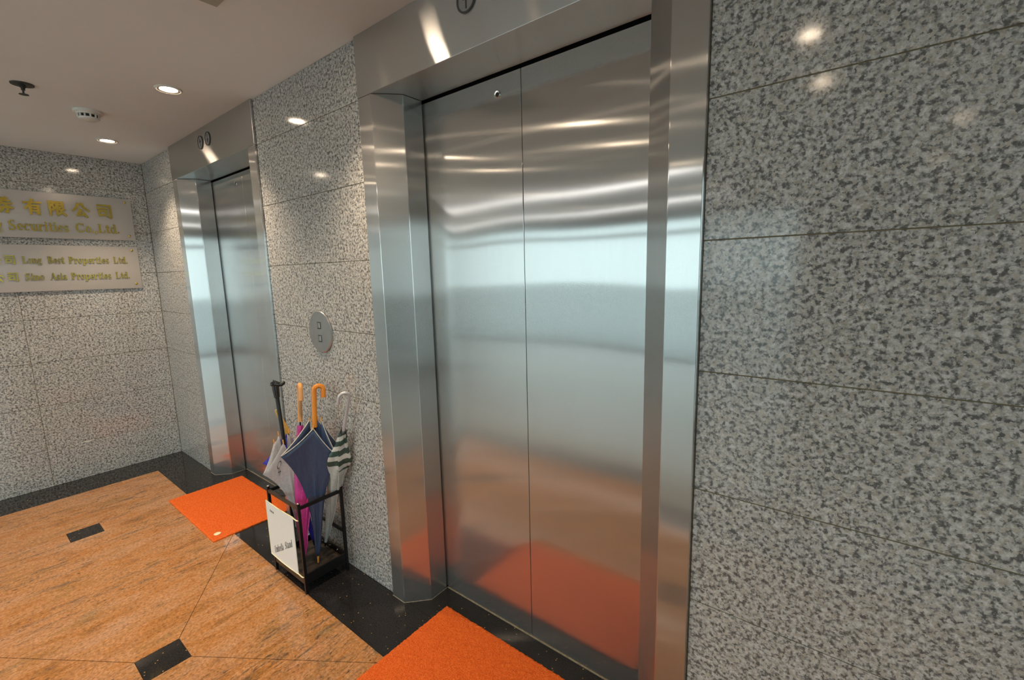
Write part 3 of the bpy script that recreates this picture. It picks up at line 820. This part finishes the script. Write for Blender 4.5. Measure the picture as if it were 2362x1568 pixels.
# ------------------------------------------------------------------ door mats
def door_mat(x0, x1, y0, y1, label, disc=None):
    t = Thing('door_mat', ((x0 + x1) / 2, (y0 + y1) / 2, 0), label, 'mat', 'orange mats in front of the elevators')
    nx, ny = 150, 90
    th = 0.009
    mb = MB()
    vs = []; fs = []
    rnd = random.Random(3)
    for j in range(ny + 1):
        for i in range(nx + 1):
            ed = i in (0, nx) or j in (0, ny)
            jx, jy = (rnd.uniform(-.0015, .0015), rnd.uniform(-.0015, .0015))
            vs.append((x0 + (x1 - x0) * i / nx + jx, y0 + (y1 - y0) * j / ny + jy, th - (0.003 if ed else 0) + rnd.uniform(-0.0016, 0.0016)))
    for j in range(ny):
        for i in range(nx):
            k = j * (nx + 1) + i
            fs.append((k, k + 1, k + nx + 2, k + nx + 1))
    o = len(vs)
    rim = [i for i in range(nx + 1)] + [j * (nx + 1) + nx for j in range(1, ny + 1)] + [ny * (nx + 1) + i for i in range(nx - 1, -1, -1)] + [j * (nx + 1) for j in range(ny - 1, 0, -1)]
    for r in rim: vs.append((vs[r][0], vs[r][1], 0.0004))
    m = len(rim)
    for i in range(m):
        fs.append((rim[i], o + i, o + (i + 1) % m, rim[(i + 1) % m]))
    mb.add(vs, fs)
    t.part(mb, 'pile', MATF, smooth=True)
    if disc:
        t.part(MB().lathe([(0.017, 0.0), (0.017, 0.0015), (0.015, 0.002), (0.0, 0.002)], (*disc, th + 0.001), 28), 'maker_badge', CREAM, smooth=True)
    return t
door_mat(3.125, 3.905, -0.362, 0.083, 'nearer orange loop-pile door mat in the foreground')
door_mat(0.962, 1.735, -0.347, 0.098, 'farther orange loop-pile door mat with a cream corner badge', (1.672, -0.305))

# ------------------------------------------------------------------ umbrella stand
SX0, SX1, SY0, SY1, SZ = 2.252, 2.545, -0.240, -0.034, 0.430
st = Thing('umbrella_stand', ((SX0 + SX1) / 2, (SY0 + SY1) / 2, 0), 'black metal umbrella stand with a white sign board, between the elevators', 'umbrella stand')
hw = 0.0065
for x in (SX0, SX1):
    for y in (SY0, SY1):
        p = st.part(MB().box(x - hw, x + hw, y - hw, y + hw, 0.0, SZ + 0.008), 'post', BLACKM, bevel=0.001)
        st.part(MB().lathe([(0.006, 0.0), (0.006, 0.003), (0.0, 0.006)], (x, y, SZ + 0.008), 12), 'post_cap', CHROME, sub=p)
b = 0.005
st.part(MB().box(SX0 + hw, SX1 - hw, SY0 - b, SY0 + b, SZ - 0.022, SZ - 0.006), 'top_rail', BRONZE, bevel=0.001)
st.part(MB().box(SX0 + hw, SX1 - hw, SY1 - b, SY1 + b, SZ - 0.022, SZ - 0.006), 'top_rail', BLACKM, bevel=0.001)
for x in (SX0, SX1):
    st.part(MB().box(x - b, x + b, SY0 + hw, SY1 - hw, SZ - 0.022, SZ - 0.006), 'top_rail', BLACKM, bevel=0.001)
st.part(MB().box(SX0 - 0.005, SX0 + 0.005, -0.150, -0.136, 0.09, SZ - 0.022), 'side_upright', BLACKM, bevel=0.001)
st.part(MB().tube([(SX0, -0.20, SZ - 0.06), (2.38, -0.12, SZ - 0.05)], 0.0022, 6), 'divider_wire', BLACKM)
st.part(MB().box(SX0 + hw, SX1 - hw, SY1 - b, SY1 + b, 0.20, 0.214), 'lower_rail', BLACKM, bevel=0.001)
# drip tray
tr = MB().box(SX0 + hw, SX1 - hw, SY0 + hw, SY1 - hw, 0.062, 0.068)
st.part(tr, 'tray_floor', TRAYM)
for x0_, x1_, y0_, y1_, m_ in ((SX0 + hw, SX1 - hw, SY0 - 0.004, SY0 + 0.004, BRONZE), (SX0 + hw, SX1 - hw, SY1 - 0.004, SY1 + 0.004, BLACKM), (SX0 - 0.004, SX0 + 0.004, SY0 + hw, SY1 - hw, BLACKM), (SX1 - 0.004, SX1 + 0.004, SY0 + hw, SY1 - hw, BLACKM)):
    st.part(MB().box(x0_, x1_, y0_, y1_, 0.045, 0.094), 'tray_side', m_, bevel=0.001)
for x in (2.33, 2.40, 2.47):
    st.part(MB().lathe([(0.005, 0.0), (0.005, 0.003), (0.0, 0.005)], (x, SY1 - 0.004, 0.08), 10, axis='y', sgn=-1), 'rivet', CHROME)
# white sign board, slightly bowed, with cream edging
bd = MB()
nb = 10
def bow(u): return SY0 - 0.011 - 0.003 * math.sin(PI * u)
bx0, bx1, bz0, bz1 = 2.238, 2.502, 0.086, 0.366
for i in range(nb):
    u0, u1 = i / nb, (i + 1) / nb
    xa, xb = bx0 + (bx1 - bx0) * u0, bx0 + (bx1 - bx0) * u1
    ya, yb_ = bow(u0), bow(u1)
    bd.add([(xa, ya, bz0), (xb, yb_, bz0), (xb, yb_, bz1), (xa, ya, bz1), (xa, ya + .003, bz0), (xb, yb_ + .003, bz0), (xb, yb_ + .003, bz1), (xa, ya + .003, bz1)],
           [(0, 1, 2, 3), (7, 6, 5, 4), (0, 4, 5, 1), (3, 2, 6, 7)] + ([(0, 3, 7, 4)] if i == 0 else []) + ([(1, 5, 6, 2)] if i == nb - 1 else []))
board = st.part(bd, 'sign_board', PAPER, smooth=True)
ring = [(bx0 + (bx1 - bx0) * i / nb, bow(i / nb), bz1) for i in range(nb + 1)]
st.part(MB().tube(ring, 0.0024, 6), 'board_edging', CREAM, sub=board)
st.part(MB().tube([(x, y, bz0) for x, y, z in ring], 0.0024, 6), 'board_edging', CREAM, sub=board)
st.part(MB().tube([(bx0, bow(0), bz0), (bx0, bow(0), bz1)], 0.0024, 6), 'board_edging', CREAM, sub=board)
for zz in (bz0 + 0.002, bz1 - 0.002):
    st.part(MB().tube([(bx1, bow(1), zz), (SX1 - 0.012, SY0 - 0.010, zz - 0.004), (SX1 + 0.002, SY0 - 0.009, zz - 0.002)], 0.0028, 6), 'tie_strip', CREAM)
# slanted lettering
ang = math.radians(24)
tx, tz = math.cos(ang), math.sin(ang)
def text_on_board(s, x0, z0, length, size, ang):
    adv = sum(G(c)[1] for c in s)
    sx = length / adv
    d = 0.0
    for c in s:
        q, a = G(c)
        if q:
            mb = MB()
            for qi, quad in enumerate(q):
                pts = []
                for (gx, gy) in quad:
                    lx = d + gx * sx; lz = gy * size
                    X = x0 + lx * math.cos(ang) ; Zp = z0 + lx * math.sin(ang) + lz
                    pts.append((X, bow((X - bx0) / (bx1 - bx0)) - 0.0006 - 0.00003 * qi, Zp))
                mb.add(pts, [(0, 1, 2, 3)])
            st.part(mb, 'letter', INK, sub=board)
        d += a * sx
text_on_board('Umbrella', 2.282, 0.107, 0.118, 0.052, math.radians(28))
text_on_board('Stand', 2.404, 0.174, 0.082, 0.052, math.radians(28))
for i in range(5):
    xx = 2.276 + i * 0.009
    st.part(MB().add([(xx, bow((xx - bx0) / (bx1 - bx0)) - .0006, .322), (xx + .006, bow((xx - bx0) / (bx1 - bx0)) - .0006, .322), (xx + .006, bow((xx - bx0) / (bx1 - bx0)) - .0006, .332 - .003 * (i % 2)), (xx, bow((xx - bx0) / (bx1 - bx0)) - .0006, .332 - .003 * (i % 2))], [(0, 1, 2, 3)]), 'small_print', INK, sub=board)

# ------------------------------------------------------------------ umbrellas
E1 = Vector((0.436, 0.9, 0)).normalized()     # sideways as seen from the lobby
E2 = Vector((0.9, -0.436, 0)).normalized()    # towards the lobby
def frame(tip, top):
    tip, top = Vector(tip), Vector(top)
    wv = (top - tip); L = wv.length; wv.normalize()
    a = (E1 - wv * E1.dot(wv)).normalized()
    b = a.cross(wv)
    if b.dot(E2) < 0: b = -b
    return tip, wv, a, b, L
def loose_canopy(t, tip, top, cols, mat, hem=None, n=6, m=16, name='canopy', soft=3.5, colr=0.026):
    """cols: closed list of (angle deg, radius, drop, is_rib); hem runs through them"""
    tp, wv, a, b, L = frame(tip, top)
    ring = []
    K = len(cols)
    for k in range(K):
        c0, c1 = cols[k], cols[(k + 1) % K]
        a0, a1 = c0[0], c1[0]
        if k == K - 1: a1 += 360
        for i in range(n):
            u = i / n
            # straight chord between the two hem points, a touch of sag
            p0 = (c0[1] * math.cos(math.radians(a0)), c0[1] * math.sin(math.radians(a0)), c0[2])
            p1 = (c1[1] * math.cos(math.radians(a1)), c1[1] * math.sin(math.radians(a1)), c1[2])
            q = [p0[j] + (p1[j] - p0[j]) * u for j in range(3)]
            q[2] += 0.010 * math.sin(PI * u)
            ring.append(q)
    vs = []; fs = []
    M_ = len(ring)
    for j in range(m + 1):
        tt = j / m
        for (px, py, dr) in ring:
            h = (L - dr) * (1 - tt)
            r0 = math.hypot(px, py)
            th_ = math.atan2(py, px)
            rc = colr * ((1 - tt) ** 0.55) * (1 + 0.22 * math.cos(7 * th_ + 1.0)) + 0.005
            rad = rc + (r0 - rc) * (1 - tt) ** soft
            sc = rad / max(r0, 1e-6)
            vs.append(tp + wv * h + a * (px * sc) + b * (py * sc))
    for j in range(m):
        for i in range(M_):
            fs.append((j * M_ + i, j * M_ + (i + 1) % M_, (j + 1) * M_ + (i + 1) % M_, (j + 1) * M_ + i))
    o = t.part(MB().add(vs, fs), name, mat, smooth=True)
    sd = o.modifiers.new('thickness', 'SOLIDIFY'); sd.thickness = 0.0009
    hp = [Vector(vs[i]) for i in range(M_)]
    if hem:
        t.part(MB().tube(hp + [hp[0]], 0.0022, 6, cap=False), 'piping', hem, sub=o)
    t.canopy = o
    def surf(idx, tt):
        i0 = int(math.floor(idx)); u = idx - i0
        def P(i):
            px, py, dr = ring[i % M_]
            r0 = math.hypot(px, py); th_ = math.atan2(py, px)
            rc = colr * ((1 - tt) ** 0.55) * (1 + 0.22 * math.cos(7 * th_ + 1.0)) + 0.005
            sc = (rc + (r0 - rc) * (1 - tt) ** soft) / max(r0, 1e-6)
            return tp + wv * ((L - dr) * (1 - tt)) + a * (px * sc) + b * (py * sc)
        return P(i0).lerp(P(i0 + 1), u)
    t.surf = surf
    return hp, (tp, wv, a, b, L)
def rib_tips(t, hp, cols, n, wv, mat, ln=0.014, r=0.0032):
    for k, c in enumerate(cols):
        if c[3]:
            p = hp[k * n]
            t.part(MB().tube([p - wv * 0.004, p + wv * ln], [r, r * 0.8], 8), 'rib_tip', mat, sub=t.canopy)
def wrapped(t, tip, top, prof, pl_, tw, amp, mats, name='canopy', n=96, m=120, lobes=None):
    tp, wv, a, b, L = frame(tip, top)
    vs = []; fs = []; at1 = []; at2 = []
    def rad(s):
        for i in range(len(prof) - 1):
            if prof[i][0] <= s <= prof[i + 1][0]:
                u = (s - prof[i][0]) / (prof[i + 1][0] - prof[i][0])
                u = u * u * (3 - 2 * u)
                return prof[i][1] + (prof[i + 1][1] - prof[i][1]) * u
        return prof[-1][1]
    for j in range(m + 1):
        s = j / m
        for i in range(n):
            an = 2 * PI * i / n - PI / 2
            at1.append(s * 13.0 + 2.0 * i / n); at2.append(s)
            ph = (an * pl_ + tw * s * 2 * PI) / (2 * PI)
            saw = (ph - math.floor(ph))
            r = rad(s) * (1 + amp * (saw - 0.5))
            if lobes:
                for la, ls, lw, lr in lobes:
                    d = math.atan2(math.sin(an - math.radians(la)), math.cos(an - math.radians(la)))
                    r += lr * math.exp(-(d / 0.42) ** 2) * max(0, 1 - abs(s - ls) / lw)
            vs.append(tp + wv * (L * s) + a * (r * math.cos(an)) + b * (r * math.sin(an)))
    for j in range(m):
        for i in range(n):
            fs.append((j * n + i, j * n + (i + 1) % n, (j + 1) * n + (i + 1) % n, (j + 1) * n + i))
    t.canopy = t.part(MB().add(vs, fs), name, mats, smooth=True)
    me = t.canopy.data
    for nm, vals in (('stripe_phase', at1), ('along', at2)):
        at = me.attributes.new(nm, 'FLOAT', 'POINT')
        if len(at.data) == len(vals): at.data.foreach_set('value', vals)
    return t.canopy
def hook(p0, up, side, h, r, end, n=14):
    """straight shaft of height h then a crook of radius r turned to side, with a straight end"""
    p0, up, side = Vector(p0), Vector(up).normalized(), Vector(side).normalized()
    pts = [p0, p0 + up * h * 0.5, p0 + up * h]
    c = p0 + up * h + side * r
    for i in range(1, n + 1):
        an = PI - PI * i / n
        pts.append(c + side * (r * math.cos(an)) + up * (r * math.sin(an)))
    pts.append(pts[-1] - up * end)
    return pts

# navy umbrella, open loose panels with pale piping
um = Thing('umbrella', (2.478, -0.142, 0.07), 'navy umbrella with pale piping and an orange wooden crook handle', 'umbrella', 'umbrellas in the stand')
tip, top = (2.479, -0.141, 0.108), (2.496, -0.104, 0.775)
cols = [(70, 0.026, 0.02, True), (22, 0.082, 0.175, False), (-12, 0.03, 0.0, True), (-28, 0.075, 0.13, False), (-70, 0.026, 0.0, True), (-110, 0.05, 0.12, False), (-140, 0.024, 0.0, True),
        (150, 0.055, 0.12, False), (118, 0.035, 0.012, True)]
cols = [(100, 0.050, 0.022, True), (30, 0.105, 0.165, False), (8, 0.028, 0.0, True), (-14, 0.102, 0.130, False), (-60, 0.026, 0.0, True), (-105, 0.05, 0.12, False), (-145, 0.026, 0.0, True), (-205, 0.158, 0.128, False)]
hp, fr_ = loose_canopy(um, tip, top, cols, NAVY, hem=PIPE, n=6, m=26, soft=3.4, colr=0.029)
rib_tips(um, hp, cols, 6, fr_[1], ORTIP)
wv = fr_[1]
um.part(MB().tube([Vector(tip) - wv * 0.035, tip], [0.004, 0.005], 10), 'ferrule', ORTIP)
um.part(MB().tube([tip, Vector(top) - wv * 0.03], 0.0045, 8), 'shaft', BLACKM)
um.part(MB().tube(hook(Vector(top) - wv * 0.03, wv, E1, 0.172, 0.0195, 0.036), 0.0112, 14), 'handle', WOODO, smooth=True)

# magenta umbrella, rolled
um = Thing('umbrella', (2.485, -0.212, 0.07), 'rolled magenta umbrella with a light wooden crook handle seen edge-on', 'umbrella', 'umbrellas in the stand')
tip, top = (2.482, -0.208, 0.135), (2.431, -0.141, 0.752)
_, wv, a_, b_, L_ = frame(tip, top)
wrapped(um, tip, top, [(0, 0.006), (0.12, 0.018), (0.38, 0.030), (0.55, 0.030), (0.8, 0.022), (1.0, 0.013)], 7, 2.4, 0.20, MAGENTA)
um.part(MB().tube([Vector(tip) - wv * 0.055, tip], [0.0035, 0.0055], 10), 'ferrule', plain('yellow_ferrule', (0.70, 0.45, 0.08), 0.4, grain=0.1))
um.part(MB().tube([Vector(top) - wv * 0.02, Vector(top) + wv * 0.03], 0.0045, 8), 'shaft', BLACKM)
um.part(MB().tube(hook(Vector(top) + wv * 0.015, wv, E2 * 0.97 + E1 * 0.12, 0.155, 0.022, 0.045), 0.0105, 14), 'handle', WOODL, smooth=True)
for k in range(6):
    an = 2 * PI * k / 6
    p = Vector(top) + a_ * (0.011 * math.cos(an)) + b_ * (0.011 * math.sin(an)) - wv * 0.003
    um.part(MB().tube([p, p + wv * 0.02], 0.0022, 6), 'rib_tip', SILVPL, sub=um.canopy)

# silver umbrella with dark green stripes, rolled
um = Thing('umbrella', (2.40, -0.055, 0.07), 'silver umbrella with dark green striped hem and a thin white hook handle', 'umbrella', 'umbrellas in the stand')
tip, top = (2.390, -0.052, 0.100), (2.628, -0.043, 0.727)
_, wv, a_, b_, L_ = frame(tip, top)
wrapped(um, tip, top, [(0, 0.006), (0.15, 0.015), (0.40, 0.025), (0.60, 0.031), (0.80, 0.034), (0.92, 0.024), (1.0, 0.015)], 6, -2.2, 0.30, SILVER,
        lobes=[(40, 0.80, 0.16, 0.026), (172, 0.76, 0.14, 0.024), (95, 0.72, 0.14, 0.014)])
um.part(MB().tube([Vector(tip) - wv * 0.028, tip], [0.0035, 0.0055], 10), 'ferrule', BLACKM)
for k in range(8):
    an = 2 * PI * k / 8
    p = Vector(top) + a_ * (0.013 * math.cos(an)) + b_ * (0.013 * math.sin(an)) - wv * 0.004
    um.part(MB().tube([p, p + wv * 0.018], 0.0026, 6), 'rib_tip', GREYRING, sub=um.canopy)
um.part(MB().tube(hook(Vector(top) - wv * 0.02, wv, -E1, 0.212, 0.0215, 0.034), 0.0072, 12), 'handle', SILVPL, smooth=True)

# pale grey umbrella with black animal-head handle
um = Thing('umbrella', (2.36, -0.17, 0.07), 'pale grey umbrella with printed letters and a black sculpted handle', 'umbrella', 'umbrellas in the stand')
tip, top = (2.362, -0.150, 0.105), (2.346, -0.184, 0.700)
cols = [(95, 0.040, 0.025, True), (62, 0.055, 0.11, False), (30, 0.030, -0.01, True), (-10, 0.05, 0.10, False), (-50, 0.026, 0.0, True), (-95, 0.05, 0.12, False), (-135, 0.030, 0.0, True), (-165, 0.046, 0.03, True), (-195, 0.114, 0.158, False)]
hp, fr_ = loose_canopy(um, tip, top, cols, LAV, hem=None, n=6, m=26, soft=4.5, colr=0.020)
wv = fr_[1]
rib_tips(um, hp, cols, 6, wv, ORTIP)
um.part(MB().tube([Vector(tip) - wv * 0.03, tip], [0.004, 0.005], 10), 'ferrule', ORTIP)
# printed letters on the flap that faces the lobby
for ch, u0, t0, sz in (('O', 50.9, 0.105, 1.15), ('S', 50.4, 0.145, 0.95)):
    q = arc(0.3, 0.3, 0.3, 0.36, 0, 360, 0.08, 0.06, 20) if ch == 'O' else G('S')[0]
    mb = MB()
    for qi, quad in enumerate(q):
        mb.add([um.surf(u0 + gx * 2.2 * sz, t0 - gy * 0.055 * sz) + E2 * (0.0028 + 0.00005 * qi) for gx, gy in quad], [(0, 1, 2, 3)])
    um.part(mb, 'printed_letter', GREYRING, sub=um.canopy)
hb = Vector((2.345, -0.183, 0.650)); ht = Vector((2.340, -0.192, 0.893)); ax = (ht - hb).normalized()
um.part(MB().tube([hb, ht], 0.0090, 14), 'shaft', BLACKPL, smooth=True)
um.part(MB().tube([ht - ax * 0.012, ht - ax * 0.010, ht + ax * 0.030, ht + ax * 0.048], [0.010, 0.0125, 0.0155, 0.0150], 10), 'handle_collar', BLACKPL, smooth=True)
hc = ht + ax * 0.046
hh = MB()
hh.tube([hc - E1 * 0.016 + ax * 0.000, hc - E1 * 0.012 + ax * 0.006, hc + ax * 0.010, hc + E1 * 0.014 + ax * 0.004, hc + E1 * 0.026 + ax * 0.004, hc + E1 * 0.036 + ax * 0.010, hc + E1 * 0.041 + ax * 0.014], [0.006, 0.013, 0.0155, 0.012, 0.0105, 0.0095, 0.004], 12)
head = um.part(hh, 'handle_head', BLACKPL, smooth=True)
for s in (-1, 1):
    um.part(MB().tube([hc + E2 * 0.008 * s + ax * 0.014, hc + E2 * 0.010 * s - E1 * 0.006 + ax * 0.026], [0.0055, 0.001], 8), 'handle_ear', BLACKPL, sub=head, smooth=True)

# blue umbrella with yellow wooden handle, at the back
um = Thing('umbrella', (2.33, -0.10, 0.07), 'royal blue umbrella with a flat yellow wooden handle, mostly hidden behind the grey one', 'umbrella', 'umbrellas in the stand')
tip, top = (2.33, -0.085, 0.105), (2.286, -0.142, 0.672)
cols = [(90, 0.022, 0.0, True), (45, 0.035, 0.08, False), (0, 0.020, 0.0, True), (-50, 0.04, 0.1, False), (-100, 0.022, 0.0, True), (-150, 0.028, 0.01, True), (-186, 0.128, 0.100, False), (-225, 0.028, 0.0, True)]
hp, fr_ = loose_canopy(um, tip, top, cols, BLUE, n=5, m=20, soft=4.0, colr=0.018)
wv = fr_[1]
um.part(MB().tube([Vector(tip) - wv * 0.03, tip], [0.004, 0.005], 10), 'ferrule', BLACKM)
h0, h1 = Vector((2.290, -0.136, 0.682)), Vector((2.272, -0.174, 0.806))
um.part(MB().tube([Vector(top) - wv * 0.05, h0], 0.004, 8), 'shaft', BLACKM)
hnd = um.part(MB().tube([h0, h0.lerp(h1, 0.1), h0.lerp(h1, 0.9), h1], [0.012, 0.0135, 0.0085, 0.006], 10), 'handle', WOODY, smooth=True)
for k in range(4):
    p = h0.lerp(h1, 0.15 + 0.18 * k)
    um.part(MB().tube([p, h0.lerp(h1, 0.16 + 0.18 * k)], 0.0137 - 0.0011 * k, 10), 'handle_ring', WOODL, sub=hnd)
